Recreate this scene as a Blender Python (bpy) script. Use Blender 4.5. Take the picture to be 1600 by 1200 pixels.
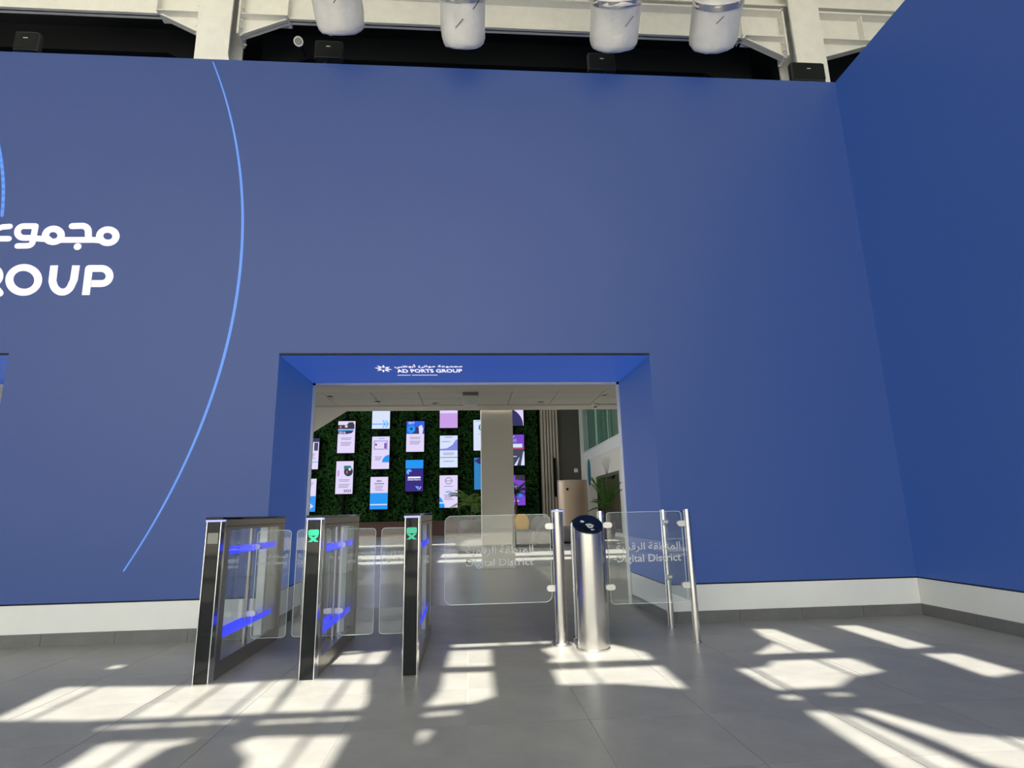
import bpy, bmesh, math, random
from mathutils import Vector, Matrix
import numpy as np
random.seed(7)
for o in list(bpy.data.objects): bpy.data.objects.remove(o)
SC = bpy.context.scene
COL = SC.collection

# ------------------------------------------------------------------ camera
H, F = 1.02, 899.54                      # camera height (m), focal length in px of a 1600 px wide frame
YAW, PITCH, ROLL = .0772, .2196, -.0210
_f = Vector((math.sin(YAW)*math.cos(PITCH), math.cos(YAW)*math.cos(PITCH), math.sin(PITCH)))
_r = Vector((math.cos(YAW), -math.sin(YAW), 0)); _u = _r.cross(_f)
_r, _u = math.cos(ROLL)*_r + math.sin(ROLL)*_u, -math.sin(ROLL)*_r + math.cos(ROLL)*_u
CAMP = Vector((0, 0, H))
cam = bpy.data.cameras.new('camera'); cam.sensor_width = 36; cam.sensor_fit = 'HORIZONTAL'
cam.lens = F/1600*36; cam.clip_start = .05; cam.clip_end = 400
co = bpy.data.objects.new('camera', cam); COL.objects.link(co)
co.matrix_world = Matrix(((_r.x,_u.x,-_f.x,0),(_r.y,_u.y,-_f.y,0),(_r.z,_u.z,-_f.z,H),(0,0,0,1)))
SC.camera = co
def ray(x, y): return _f + (x-800)/F*_r - (y-600)/F*_u
def atz(x, y, z=0.): d = ray(x, y); return CAMP + d*((z-H)/d.z)     # survey helpers: photograph point -> point on a real plane
def aty(x, y, Y): d = ray(x, y); return CAMP + d*(Y/d.y)
def atx(x, y, X): d = ray(x, y); return CAMP + d*(X/d.x)

# ------------------------------------------------------------------ sky, sun, exposure
W = bpy.data.worlds.new('sky'); SC.world = W; W.use_nodes = True
bg = W.node_tree.nodes['Background']; bg.inputs[0].default_value = (.93, .97, 1., 1); bg.inputs[1].default_value = 4.2
SUN = Vector((.02, .50, -.866)).normalized()
sl = bpy.data.lights.new('sun_offscreen', 'SUN'); sl.energy = 13.5; sl.angle = math.radians(.42); sl.color = (1., .95, .84)
so = bpy.data.objects.new('sun_offscreen', sl); COL.objects.link(so); so.location = (0, -20, 30)
so.rotation_euler = SUN.to_track_quat('-Z', 'Y').to_euler()
pl = bpy.data.lights.new('window_facade_offscreen', 'AREA'); pl.shape = 'RECTANGLE'; pl.size = 20.8; pl.size_y = 8.4; pl.cycles.is_portal = True
po = bpy.data.objects.new('window_facade_offscreen', pl); COL.objects.link(po); po.location = (-3.1, -8.3, 4.5); po.rotation_euler = (math.radians(90), 0, 0)
SC.view_settings.view_transform = 'Standard'; SC.view_settings.look = 'None'
SC.view_settings.exposure = .15; SC.view_settings.gamma = 1.; SC.view_settings.use_curve_mapping = False

# ------------------------------------------------------------------ materials
def s2l(c): return tuple((v/255/12.92 if v/255 <= .04045 else ((v/255+.055)/1.055)**2.4) for v in c)
def mat(name, col=None, rough=.5, metal=0., emit=None, es=1., spec=.5, coat=0., noise=None, bump=None):
    """col is linear rgb; noise=(scale, amount, detail) varies value; bump=(scale,strength)"""
    m = bpy.data.materials.new(name); m.use_nodes = True
    nt = m.node_tree; b = nt.nodes['Principled BSDF']
    b.inputs['Base Color'].default_value = (*col, 1); b.inputs['Roughness'].default_value = rough
    b.inputs['Metallic'].default_value = metal; b.inputs['Specular IOR Level'].default_value = spec
    b.inputs['Coat Weight'].default_value = coat
    if emit: b.inputs['Emission Color'].default_value = (*emit, 1); b.inputs['Emission Strength'].default_value = es
    if noise or bump:
        tc = nt.nodes.new('ShaderNodeTexCoord')
    if noise:
        n = nt.nodes.new('ShaderNodeTexNoise'); n.inputs['Scale'].default_value = noise[0]; n.inputs['Detail'].default_value = noise[2] if len(noise) > 2 else 6
        n.inputs['Roughness'].default_value = .65
        nt.links.new(tc.outputs['Object'], n.inputs['Vector'])
        mr = nt.nodes.new('ShaderNodeMapRange'); mr.inputs[1].default_value = .25; mr.inputs[2].default_value = .75
        mr.inputs[3].default_value = 1-noise[1]; mr.inputs[4].default_value = 1+noise[1]
        nt.links.new(n.outputs['Fac'], mr.inputs[0])
        mx = nt.nodes.new('ShaderNodeMix'); mx.data_type = 'RGBA'; mx.blend_type = 'MULTIPLY'; mx.inputs[0].default_value = 1
        mx.inputs[6].default_value = (*col, 1); nt.links.new(mr.outputs[0], mx.inputs[7]); nt.links.new(mx.outputs[2], b.inputs['Base Color'])
    if bump:
        n2 = nt.nodes.new('ShaderNodeTexNoise'); n2.inputs['Scale'].default_value = bump[0]; n2.inputs['Detail'].default_value = 4
        nt.links.new(tc.outputs['Object'], n2.inputs['Vector'])
        bp = nt.nodes.new('ShaderNodeBump'); bp.inputs['Strength'].default_value = bump[1]; bp.inputs['Distance'].default_value = .02
        nt.links.new(n2.outputs['Fac'], bp.inputs['Height']); nt.links.new(bp.outputs[0], b.inputs['Normal'])
    return m
def glass(name, tint=(.93, .97, .95), refl=1., haze=0.):
    m = bpy.data.materials.new(name); m.use_nodes = True; nt = m.node_tree; nt.nodes.clear()
    out = nt.nodes.new('ShaderNodeOutputMaterial'); tr = nt.nodes.new('ShaderNodeBsdfTransparent'); gl = nt.nodes.new('ShaderNodeBsdfGlossy')
    tr.inputs[0].default_value = (*tint, 1); gl.inputs['Roughness'].default_value = .01
    fr = nt.nodes.new('ShaderNodeFresnel'); fr.inputs[0].default_value = 1.5
    mu = nt.nodes.new('ShaderNodeMath'); mu.operation = 'MULTIPLY'; mu.inputs[1].default_value = refl; nt.links.new(fr.outputs[0], mu.inputs[0])
    mx = nt.nodes.new('ShaderNodeMixShader'); nt.links.new(mu.outputs[0], mx.inputs[0]); nt.links.new(tr.outputs[0], mx.inputs[1]); nt.links.new(gl.outputs[0], mx.inputs[2])
    last = mx
    if haze:
        df = nt.nodes.new('ShaderNodeBsdfDiffuse'); df.inputs[0].default_value = (.8, .82, .82, 1)
        m2 = nt.nodes.new('ShaderNodeMixShader'); m2.inputs[0].default_value = haze
        nt.links.new(mx.outputs[0], m2.inputs[1]); nt.links.new(df.outputs[0], m2.inputs[2]); last = m2
    nt.links.new(last.outputs[0], out.inputs[0]); return m
def brushed(name, col, rough=.3, scale=(1, 1, 60)):
    m = mat(name, col, rough, 1.); nt = m.node_tree; b = nt.nodes['Principled BSDF']
    tc = nt.nodes.new('ShaderNodeTexCoord'); mp = nt.nodes.new('ShaderNodeMapping'); mp.inputs['Scale'].default_value = scale
    n = nt.nodes.new('ShaderNodeTexNoise'); n.inputs['Scale'].default_value = 8; n.inputs['Detail'].default_value = 4
    nt.links.new(tc.outputs['Object'], mp.inputs[0]); nt.links.new(mp.outputs[0], n.inputs['Vector'])
    mr = nt.nodes.new('ShaderNodeMapRange'); mr.inputs[3].default_value = rough*.75; mr.inputs[4].default_value = rough*1.3
    nt.links.new(n.outputs['Fac'], mr.inputs[0]); nt.links.new(mr.outputs[0], b.inputs['Roughness']); return m
def screen(name, srgb, k=1.): return mat(name, (.02, .02, .02), .3, emit=s2l(srgb), es=k, spec=.3)

M = {}
M['led'] = mat('led_wall_blue', (.030, .033, .041), .46, emit=(.007, .038, .175), es=1., spec=.42)
M['led_soffit'] = mat('led_soffit_blue', (.010, .012, .015), .5, emit=(.022, .066, .31), es=1., spec=.08)
M['led_white'] = mat('led_white_lettering', (.1, .1, .1), .5, emit=(1., .88, .97), es=1.05)
M['led_line'] = mat('led_light_blue_line', (.08, .08, .1), .5, emit=(.05, .22, .72), es=1.)
M['black'] = mat('black_paint', (.004, .005, .006), .7, spec=.08)
M['blackgap'] = mat('black_gap', (.004, .004, .01), .7)
M['darkgrey'] = mat('black_painted_steel', (.008, .010, .010), .6, spec=.15)
M['white'] = mat('white_paint', (.73, .74, .71), .55, noise=(3, .03))
M['steelwhite'] = mat('white_painted_steel', (.86, .85, .77), .5, noise=(6, .06))
M['tile'] = mat('grey_porcelain_tile', (.245, .242, .224), .34, spec=.4, noise=(2.6, .2, 12), bump=(60, .03))
M['tile_far'] = mat('grey_porcelain_floor', (.26, .255, .25), .25, spec=.45, noise=(.9, .10, 10))
M['grout'] = mat('grout', (.30, .30, .29), .8)
M['skirt'] = mat('dark_grey_skirting_tile', (.135, .138, .133), .45, noise=(5, .16, 8))
M['steel'] = mat('satin_stainless', (.66, .64, .60), .27, 1.)
M['steeld'] = mat('satin_bronze_steel', (.36, .33, .285), .34, 1.)
M['chrome'] = mat('polished_steel', (.8, .79, .77), .12, 1.)
M['clampm'] = mat('satin_clamp', (.75, .74, .70), .35, .7)
M['blackglass'] = mat('black_glass', (.005, .007, .008), .05, spec=.32)
M['glass'] = glass('clear_glass', (.95, .975, .965), 1.1, .02)
M['glass_t'] = glass('turnstile_glass', (.93, .95, .97), .3, .0)
M['glass_edge'] = mat('glass_edge', (.62, .74, .70), .15, spec=.6)
M['frost'] = mat('frosted_lettering', (.46, .48, .48), .7)
M['bluelight'] = mat('blue_light_strip', (.05, .05, .2), .4, emit=(.03, .05, 1.), es=1.15)
M['bluewhite'] = mat('blue_white_light', (.1, .1, .2), .4, emit=(.36, .40, 1.), es=1.1)
M['green'] = mat('green_pictogram_light', (.02, .1, .06), .4, emit=(.01, .72, .36), es=1.)
M['green_reflected'] = mat('green_pictogram_reflected', (.02, .1, .06), .4, emit=(.03, .42, .24), es=1.)  # green dulled to paint in a reflection lying over the pictogram
M['reader'] = mat('grey_reader_window', (.22, .23, .20), .5)
M['foil'] = mat('foil_wrapped_duct', (.93, .91, .85), .4, .1, noise=(4, .1), bump=(7, .6))
M['foilseam'] = mat('foil_tape', (.62, .62, .60), .25, .8)
M['foilmark'] = mat('foil_print_mark', (.12, .11, .12), .6)
M['speaker'] = mat('speaker_black', (.022, .024, .025), .55)
M['badge'] = mat('pale_badge', (.7, .7, .68), .4)
M['ceil'] = mat('warm_white_ceiling', (.70, .66, .58), .7)
M['ceiltile'] = mat('ceiling_tile', (.62, .60, .53), .6, noise=(3, .04))
M['beige'] = mat('beige_paint', (.70, .67, .59), .6)
M['leaf'] = None
M['soil'] = mat('dark_planting_backing', (.002, .006, .002), .9, spec=.1)
M['brown'] = mat('brown_timber', (.085, .035, .025), .5, noise=(5, .2))
M['pot'] = mat('dark_brown_pot', (.06, .042, .034), .5)
M['sofa'] = mat('grey_fabric', (.11, .11, .112), .9, bump=(120, .15))
M['sofa2'] = mat('warm_grey_fabric', (.15, .138, .135), .9, bump=(120, .15))
M['yellow'] = mat('yellow_fabric', (.72, .36, .015), .85)
M['slat'] = mat('pale_timber_slat', (.50, .43, .34), .55, noise=(3, .06))
M['slatgap'] = mat('slat_backing', (.26, .22, .17), .7)
M['greypanel'] = mat('grey_brown_panel', (.085, .075, .062), .6, noise=(2, .08))
M['tan'] = mat('tan_metal_panel', (.56, .42, .30), .38, .35)
M['greenglass'] = mat('green_tinted_glass', (.10, .20, .15), .12, spec=.6)
M['teal'] = mat('teal_banner', (.01, .16, .24), .6)
M['concrete'] = mat('outdoor_paving', (.42, .38, .32), .8, noise=(.5, .1))
M['lamp'] = mat('lamp_diffuser', (.8, .8, .78), .5, emit=(1, .92, .78), es=2.5)
M['mural'] = mat('grey_mural_line', (.16, .16, .15), .7)
def leafmat(name, c1, c2):
    m = mat(name, c1, .7, spec=.06); nt = m.node_tree; b = nt.nodes['Principled BSDF']
    g = nt.nodes.new('ShaderNodeNewGeometry'); r = nt.nodes.new('ShaderNodeValToRGB')
    r.color_ramp.elements[0].color = (*c1, 1); r.color_ramp.elements[1].color = (*c2, 1)
    nt.links.new(g.outputs['Random Per Island'], r.inputs[0]); nt.links.new(r.outputs[0], b.inputs['Base Color']); return m
M['leaf'] = leafmat('living_wall_leaf', (.008, .035, .008), (.03, .10, .02))
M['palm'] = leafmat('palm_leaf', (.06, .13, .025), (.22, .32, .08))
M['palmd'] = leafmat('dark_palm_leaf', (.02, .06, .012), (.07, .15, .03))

# ------------------------------------------------------------------ mesh helpers
class MB:
    def __init__(s): s.v = []; s.f = []
    def add(s, vs, fs):
        n = len(s.v); s.v += [tuple(v) for v in vs]; s.f += [tuple(i+n for i in f) for f in fs]; return s
    def box(s, x0, x1, y0, y1, z0, z1):
        vs = [(x, y, z) for x in (x0, x1) for y in (y0, y1) for z in (z0, z1)]
        return s.add(vs, [(0,1,3,2),(4,6,7,5),(0,4,5,1),(2,3,7,6),(0,2,6,4),(1,5,7,3)])
    def bbox(s, x0, x1, y0, y1, z0, z1, b=.004):
        """box with chamfered edges"""
        bm = bmesh.new(); bmesh.ops.create_cube(bm, size=1)
        for v in bm.verts: v.co = Vector(((x0+x1)/2+v.co.x*(x1-x0), (y0+y1)/2+v.co.y*(y1-y0), (z0+z1)/2+v.co.z*(z1-z0)))
        bmesh.ops.bevel(bm, geom=bm.edges[:], offset=b, segments=2, affect='EDGES', profile=.5)
        bm.verts.index_update(); vs = [v.co.copy() for v in bm.verts]; fs = [tuple(v.index for v in f.verts) for f in bm.faces]; bm.free()
        return s.add(vs, fs)
    def rings(s, rs, cap0=True, cap1=True):
        n = len(rs[0]); vs = [p for r in rs for p in r]; fs = []
        for k in range(len(rs)-1):
            for i in range(n): j = (i+1) % n; fs.append((k*n+i, k*n+j, (k+1)*n+j, (k+1)*n+i))
        if cap0: fs.append(tuple(range(n-1, -1, -1)))
        if cap1: fs.append(tuple((len(rs)-1)*n+i for i in range(n)))
        return s.add(vs, fs)
    def tube(s, pts, rad, n=16, cap=True):
        pts = [Vector(p) for p in pts]; rad = rad if isinstance(rad, (list, tuple)) else [rad]*len(pts); rs = []
        for k, p in enumerate(pts):
            t = (pts[min(k+1, len(pts)-1)] - pts[max(k-1, 0)]).normalized()
            a = t.cross(Vector((0, 0, 1)))
            if a.length < .05: a = t.cross(Vector((0, 1, 0)))
            a.normalize(); b = t.cross(a)
            rs.append([p + rad[k]*(math.cos(2*math.pi*i/n)*a + math.sin(2*math.pi*i/n)*b) for i in range(n)])
        return s.rings(rs, cap, cap)
    def lathe(s, prof, n=40, c=(0, 0)):
        return s.rings([[(c[0]+r*math.cos(2*math.pi*i/n), c[1]+r*math.sin(2*math.pi*i/n), z) for i in range(n)] for r, z in prof])
    def prism(s, poly, mp, d):
        """poly: 2-D outline; mp(u, v, w) -> point; w runs 0..d"""
        n = len(poly); vs = [mp(u, v, 0) for u, v in poly] + [mp(u, v, d) for u, v in poly]
        return s.add(vs, [tuple(range(n-1, -1, -1)), tuple(range(n, 2*n))] + [(i, (i+1) % n, n+(i+1) % n, n+i) for i in range(n)])
    def ribbon(s, pts, w, mp, d, n=10, closed=False, flat=False):
        """stroke of width w along 2-D points, round joints"""
        P = [Vector(p) for p in pts]
        for a, b in list(zip(P, P[1:])) + ([(P[-1], P[0])] if closed else []):
            t = b-a
            if t.length < 1e-6: continue
            t.normalize(); nn = Vector((-t.y, t.x))*w/2
            s.prism([a-nn, b-nn, b+nn, a+nn], mp, d)
        for p in (P[1:-1] if flat else P): s.prism([(p.x+w/2*math.cos(2*math.pi*i/n), p.y+w/2*math.sin(2*math.pi*i/n)) for i in range(n)], mp, d)
        return s
    def build(s, name, m, parent=None, smooth=None, **kw):
        me = bpy.data.meshes.new(name); me.from_pydata(s.v, [], s.f); me.update()
        bm = bmesh.new(); bm.from_mesh(me); bmesh.ops.recalc_face_normals(bm, faces=bm.faces); bm.to_mesh(me); bm.free()
        return link(name, me, m, parent, smooth, **kw)
def link(name, me, m, parent=None, smooth=None, **kw):
    if m is not None:
        me.materials.clear(); me.materials.append(M[m] if isinstance(m, str) else m)
    if smooth:
        for p in me.polygons: p.use_smooth = True
        me.set_sharp_from_angle(angle=math.radians(smooth))
    o = bpy.data.objects.new(name, me); COL.objects.link(o)
    if parent: o.parent = parent
    for k, v in kw.items(): o[k] = v
    return o
def thing(name, label, cat, loc=(0, 0, 0), rz=0, group=None):
    o = bpy.data.objects.new(name, None); COL.objects.link(o); o.location = loc; o.rotation_euler = (0, 0, rz); o.empty_display_size = .1
    o['label'] = label; o['category'] = cat
    if group: o['group'] = group
    return o
def tag(o, label, cat, group=None):
    o['label'] = label; o['category'] = cat
    if group: o['group'] = group
    return o
def dup(root, loc, rz=0, label=None):
    r = root.copy(); COL.objects.link(r); r.location = loc; r.rotation_euler = (0, 0, rz)
    if label: r['label'] = label
    for ch in list(root.children):
        c = ch.copy(); COL.objects.link(c); c.parent = r
        for g in list(ch.children): d = g.copy(); COL.objects.link(d); d.parent = c
    return r
def struct(mb, name, m, parent=None, smooth=None):
    o = mb.build(name, m, parent, smooth)
    o['kind'] = 'structure'; return o
def text(name, s, m, parent, mp, x0, x1, y0, y1, bold=0., d=.001, kind=None):
    """lettering fitted to the box x0..x1, y0..y1 of the plane mp(u, v, w)"""
    cu = bpy.data.curves.new(name, 'FONT'); cu.body = s; cu.offset = bold; cu.resolution_u = 3; cu.extrude = .01
    o = bpy.data.objects.new(name, cu); COL.objects.link(o); bpy.context.view_layer.update()
    me = bpy.data.meshes.new_from_object(o.evaluated_get(bpy.context.evaluated_depsgraph_get()))
    bpy.data.objects.remove(o); bpy.data.curves.remove(cu)
    xs = [v.co.x for v in me.vertices]; ys = [v.co.y for v in me.vertices]
    if not xs: return None
    ax, bx, ay, by = min(xs), max(xs), min(ys), max(ys)
    for v in me.vertices:
        v.co = mp(x0+(v.co.x-ax)/(bx-ax)*(x1-x0), y0+(v.co.y-ay)/(by-ay)*(y1-y0), d if v.co.z > 0 else 0)
    me.name = name
    return link(name, me, m, parent)
def two(name, full, m, parent, mp, x0, x1, y0, y1, bold, d):
    """one line of two words, fitted as a whole, one mesh for each word"""
    o = text(name, full, m, parent, lambda u, v, w: Vector((u, v, w)), x0, x1, y0, y1, bold, d); me = o.data
    co_ = [v.co.copy() for v in me.vertices]; fc_ = [tuple(p.vertices) for p in me.polygons]
    bpy.data.objects.remove(o)
    xs_ = sorted(c.x for c in co_); gaps = [(xs_[i+1]-xs_[i], (xs_[i+1]+xs_[i])/2) for i in range(len(xs_)-1)]
    lo_, hi_ = x0+(x1-x0)*.3, x0+(x1-x0)*.7
    cut = max(g for g in gaps if min(lo_, hi_) < g[1] < max(lo_, hi_))[1]
    for sd in (0, 1):
        fs_ = [f for f in fc_ if (co_[f[0]].x > cut) == bool(sd)]; ids = sorted({i for f in fs_ for i in f}); mpi = {k: n for n, k in enumerate(ids)}
        me2 = bpy.data.meshes.new(name); me2.from_pydata([mp(*co_[k]) for k in ids], [], [tuple(mpi[k] for k in f) for f in fs_]); link(name, me2, m, parent)
def arc(cx, cy, rx, ry, a0, a1, n=14): return [(cx+rx*math.cos(math.radians(a0+(a1-a0)*i/n)), cy+ry*math.sin(math.radians(a0+(a1-a0)*i/n))) for i in range(n+1)]
def rrect(x0, x1, y0, y1, r, n=5):
    return arc(x1-r, y0+r, r, r, -90, 0, n)+arc(x1-r, y1-r, r, r, 0, 90, n)+arc(x0+r, y1-r, r, r, 90, 180, n)+arc(x0+r, y0+r, r, r, 180, 270, n)

# ================================================================== THE SETTING
D, DI, XR, ZT, ZL, ZW = 5.487, 6.72, 4.2756, 5.836, .3437, .1003
OX0, OX1, OZ = -1.813, 1.821, 2.5456             # opening with the turnstiles
LX0, LX1 = -7.9, -4.262                          # the next opening to the left
XL = -13.5                                       # far left end of the hall
YB = -8.2                                        # glazed entrance facade behind the photographer
# ---- floor: sub-floor with tiles laid on it
fl = struct(MB().box(XL, XR+.1, YB, 7., -.2, -.0025).box(XR+.1, 7.3, YB, 7., -.2, 0), 'floor', 'grout')
T, J = .607, .0035
tm = MB().box(J/2, T-J/2, J/2, T-J/2, -.012, 0)
tme = None
tx0, ty0 = -.012, 3.755
for ix in range(-7, 7):
    for iy in range(-4, 5):
        x, y = tx0+ix*T, ty0+iy*T
        if x+T > XR+.02+T*.4 or y+T > 6.9: continue
        if tme is None: o = tm.build('floor_tile', 'tile', fl); tme = o.data
        else: o = link('floor_tile', tme, None, fl)
        o.location = (x, y, 0)
# tiles beyond: the material takes over, same level
ex = tx0-7*T; ey = ty0-4*T; fy = ty0+5*T
fb = MB().box(XL, ex, YB, 7.0, -.012, 0).box(ex, XR+.05, YB, ey, -.012, 0)
if fy < 6.9: fb.box(ex, 7., fy, 7.0, -.012, 0)
o = fb.build('floor_tile_field', 'tile', fl)
struct(MB().box(XL, 7.3, 7.0, 36, -.2, 0), 'floor_lobby', 'tile_far')
# ---- LED wall at the back, with its two openings
wb = MB(); t = .03
for a, b, z0, z1 in [(XL, LX0, ZL, OZ), (LX1, OX0, ZL, OZ), (OX1, XR, ZL, OZ), (XL, XR, OZ, ZT)]: wb.box(a, b, D, D+t, z0, z1)
wall = struct(wb, 'wall_back', 'led')
for a, b in ((OX0, OX1), (LX0, LX1)):
    MB().box(a-.05, a, D+t, DI, ZL, OZ).build('reveal_panel', 'led', wall)
    MB().box(b, b+.05, D+t, DI, ZL, OZ).build('reveal_panel', 'led', wall)
    MB().box(a-.05, b+.05, D+t, DI, OZ, OZ+.05).build('soffit_panel', 'led_soffit', wall)
    MB().box(a, b, D-.003, D+.012, OZ-.001, OZ+.017).build('edge_trim', 'blackgap', wall)
    MB().box(a-.02, a+.03, DI, DI+.03, 0, OZ).box(b-.03, b+.02, DI, DI+.03, 0, OZ).box(a-.02, b+.02, DI, DI+.03, OZ-.03, OZ+.02).build('inner_frame', 'white', wall)
# white skirting band with a shadow gap, and a tile plinth
bb = MB()
for a, b in ((XL, LX0), (LX1, OX0), (OX1, XR)): bb.box(a, b, D+.004, D+t, ZW, ZL-.014)
for a, b in ((OX0-.05, OX0-.004), (OX1+.004, OX1+.05), (LX0-.05, LX0-.004), (LX1+.004, LX1+.05)): bb.box(a, b, D+t, DI, ZW, ZL-.014)
base = struct(bb, 'baseboard_back', 'white')
gb = MB()
for a, b in ((XL, LX0), (LX1, OX0), (OX1, XR)): gb.box(a+.001, b-.001, D+.012, D+t, ZL-.014, ZL)
for a, b in ((OX0-.05, OX0-.012), (OX1+.012, OX1+.05)): gb.box(a, b, D+t, DI, ZL-.014, ZL)
gb.build('shadow_gap', 'blackgap', base)
pm = MB().box(.0015, .5955, 0, .02, 0, ZW-.002)
pme = None
def plinth(x, y, rz, sx=1., par=base):
    global pme
    if pme is None: o = pm.build('skirting_tile', 'skirt', par); pme = o.data
    else: o = link('skirting_tile', pme, None, par)
    o.location = (x, y, 0); o.rotation_euler = (0, 0, rz); o.scale = (sx, 1, 1)
x = XR
while x-.597 > OX1: x -= .597; plinth(x, D-.012, 0)
plinth(OX1, D-.012, 0, (x-OX1)/.597)
x = OX0
while x-.597 > LX1: x -= .597; plinth(x, D-.012, 0)
plinth(LX1, D-.012, 0, (x-LX1)/.597)
for k in range(2): plinth(OX1-.004, D+.02+(k+1)*.597, -math.pi/2); plinth(OX0+.004, D+.02+k*.597, math.pi/2)
MB().box(XR, XR+.004, D-.01, D, 0, ZW).build('grout_joint', 'grout', base)
# ---- right LED wall
wr = struct(MB().box(XR, XR+t, YB, D+t, ZL, ZT), 'wall_right', 'led')
br = struct(MB().box(XR+.004, XR+t, YB, D+t, ZW, ZL-.014), 'baseboard_right', 'white')
MB().box(XR+.012, XR+t, YB, D+t, ZL-.014, ZL).build('shadow_gap', 'blackgap', br)
MB().box(XR+.006, XR+t, YB, D+t, 0, ZW).build('backing', 'grout', br)
y = D-.012
for k in range(16):
    plinth(XR-.012, y, -math.pi/2, 1., br); y -= .597
# wall above the LED screens, hall ends, facade behind the photographer
struct(MB().box(7.3, 7.5, YB, 7.05, 0, 9.5), 'wall_right_upper', 'white')
struct(MB().box(XL-.2, XL, YB, 7.05, 0, 9.5), 'wall_left', 'white')
fc = MB()
xs = [XL+i*(7.3-XL)/7 for i in range(8)]
for x in xs: fc.box(x-.06, x+.06, YB-.2, YB, 0, 9.5)
for z in (0.04, 2.6, 5.8, 9.3): fc.box(XL, 7.3, YB-.18, YB-.02, z-.05, z+.05)
struct(fc, 'window_1', 'steelwhite')
struct(MB().box(-45, 40, -36, -32, -.05, 14).box(-45, 40, -31.9, -31.5, 13.6, 14.3), 'wall_outside_blocker', 'beige')  # unseen block added to darken reflections and hold back sky light
struct(MB().box(-60, 60, -70, YB-.2, -.25, -.05), 'ground_outside', 'concrete')

# ---- roof of the hall: unseen deck, its openings shaped so the sun lays the floor patches
ROOF = 9.5
patches = [
 [(95,1074),(300,1072),(457,1062),(415,1117),(125,1129),(-20,1129)],
 [(470,1062),(575,1062),(572,1100),(560,1111),(425,1116)],
 [(150,1143),(150,1136),(365,1126),(370,1132)],
 [(402,1134),(402,1127),(557,1121),(557,1127)],
 [(160,1162),(325,1155),(255,1172),(205,1200),(190,1225),(60,1225)],
 [(365,1165),(400,1152),(540,1150),(510,1200),(490,1225),(370,1225),(385,1190)],
 [(525,1025),(607,1017),(592,1039),(508,1039)],
 [(535,1019),(565,1016),(565,1019),(536,1022)],
 [(707,1013),(707,1007),(862,1002),(862,1006)],
 [(705,1017),(766,1015),(768,1042),(697,1044)],
 [(695,1052),(767,1050),(772,1090),(742,1100),(665,1106),(688,1080)],
 [(657,1123),(657,1116),(716,1111),(716,1118)],
 [(650,1142),(676,1142),(660,1162),(642,1170)],
 [(845,1015),(897,1004),(955,1007),(1007,1019),(1021,1032),(855,1037),(866,1027)],
 [(862,1047),(1032,1040),(1074,1078),(970,1070),(872,1072)],
 [(1178,983),(1212,983),(1309,1019),(1178,1024),(1209,1006)],
 [(1153,1046),(1200,1042),(1208,1033),(1337,1028),(1389,1049),(1334,1060),(1312,1075),(1216,1080)],
 [(1303,978),(1340,977),(1467,1011),(1419,1015)],
 [(1444,1022),(1503,1021),(1600,1052),(1553,1060)],
 [(1218,1094),(1225,1087),(1250,1087),(1256,1095)],
 [(1290,1089),(1296,1084),(1328,1083),(1335,1089)],
 [(1262,1113),(1281,1111),(1337,1121),(1475,1180),(1540,1210),(1410,1210)],
 [(1337,1110),(1359,1108),(1490,1146),(1600,1155),(1640,1160),(1640,1215),(1560,1200),(1470,1160)],
 [(162,1046),(182,1039),(196,1040),(178,1047)],
]
def roof_with_holes(name, x0, x1, y0, y1, z, holes, th, m):
    bm = bmesh.new()
    def loop(pts):
        vs = [bm.verts.new((p[0], p[1], z)) for p in pts]
        for i in range(len(vs)): bm.edges.new((vs[i], vs[(i+1) % len(vs)]))
    loop([(x0, y0), (x1, y0), (x1, y1), (x0, y1)])
    for h in holes: loop(h)
    bmesh.ops.triangle_fill(bm, use_beauty=True, use_dissolve=False, edges=bm.edges[:])
    r = bmesh.ops.extrude_face_region(bm, geom=bm.faces[:])
    for v in [g for g in r['geom'] if isinstance(g, bmesh.types.BMVert)]: v.co.z += th
    bmesh.ops.recalc_face_normals(bm, faces=bm.faces[:])
    me = bpy.data.meshes.new(name); bm.to_mesh(me); bm.free()
    o = link(name, me, m); o['kind'] = 'structure'; return o
off = SUN*(ROOF/SUN.z)                                        # floor point + off = where its sun ray crosses the roof
holes = []
for P in patches:
    holes.append([(atz(*p)+off).xy for p in P])
added_openings = [[(x, -7.4), (x+1.5, -7.4), (x+1.5, -5.2), (x, -5.2)] for x in (-11, -8, -5, -2, 1)]  # unseen openings added to raise the top light
roof = roof_with_holes('ceiling', XL-.2, 7.5, YB-.2, 7.05, ROOF, holes+added_openings, .05, 'steelwhite')
lv = MB()
for k in range(46):
    x = -6.2+k*.26
    if k % 4 != 3: lv.box(x, x+.028, -4.2, .6, ROOF-.16, ROOF-.1)  # unseen bars added to streak the sun patches
lv.build('sun_streak_louvre', 'steelwhite', roof)
MB().box(-6.3, 6.0-1.8, -4.3, -4.2, ROOF-.2, ROOF).box(-6.3, 4.2, .6, .7, ROOF-.2, ROOF).build('sun_streak_frame', 'steelwhite', roof)

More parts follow.
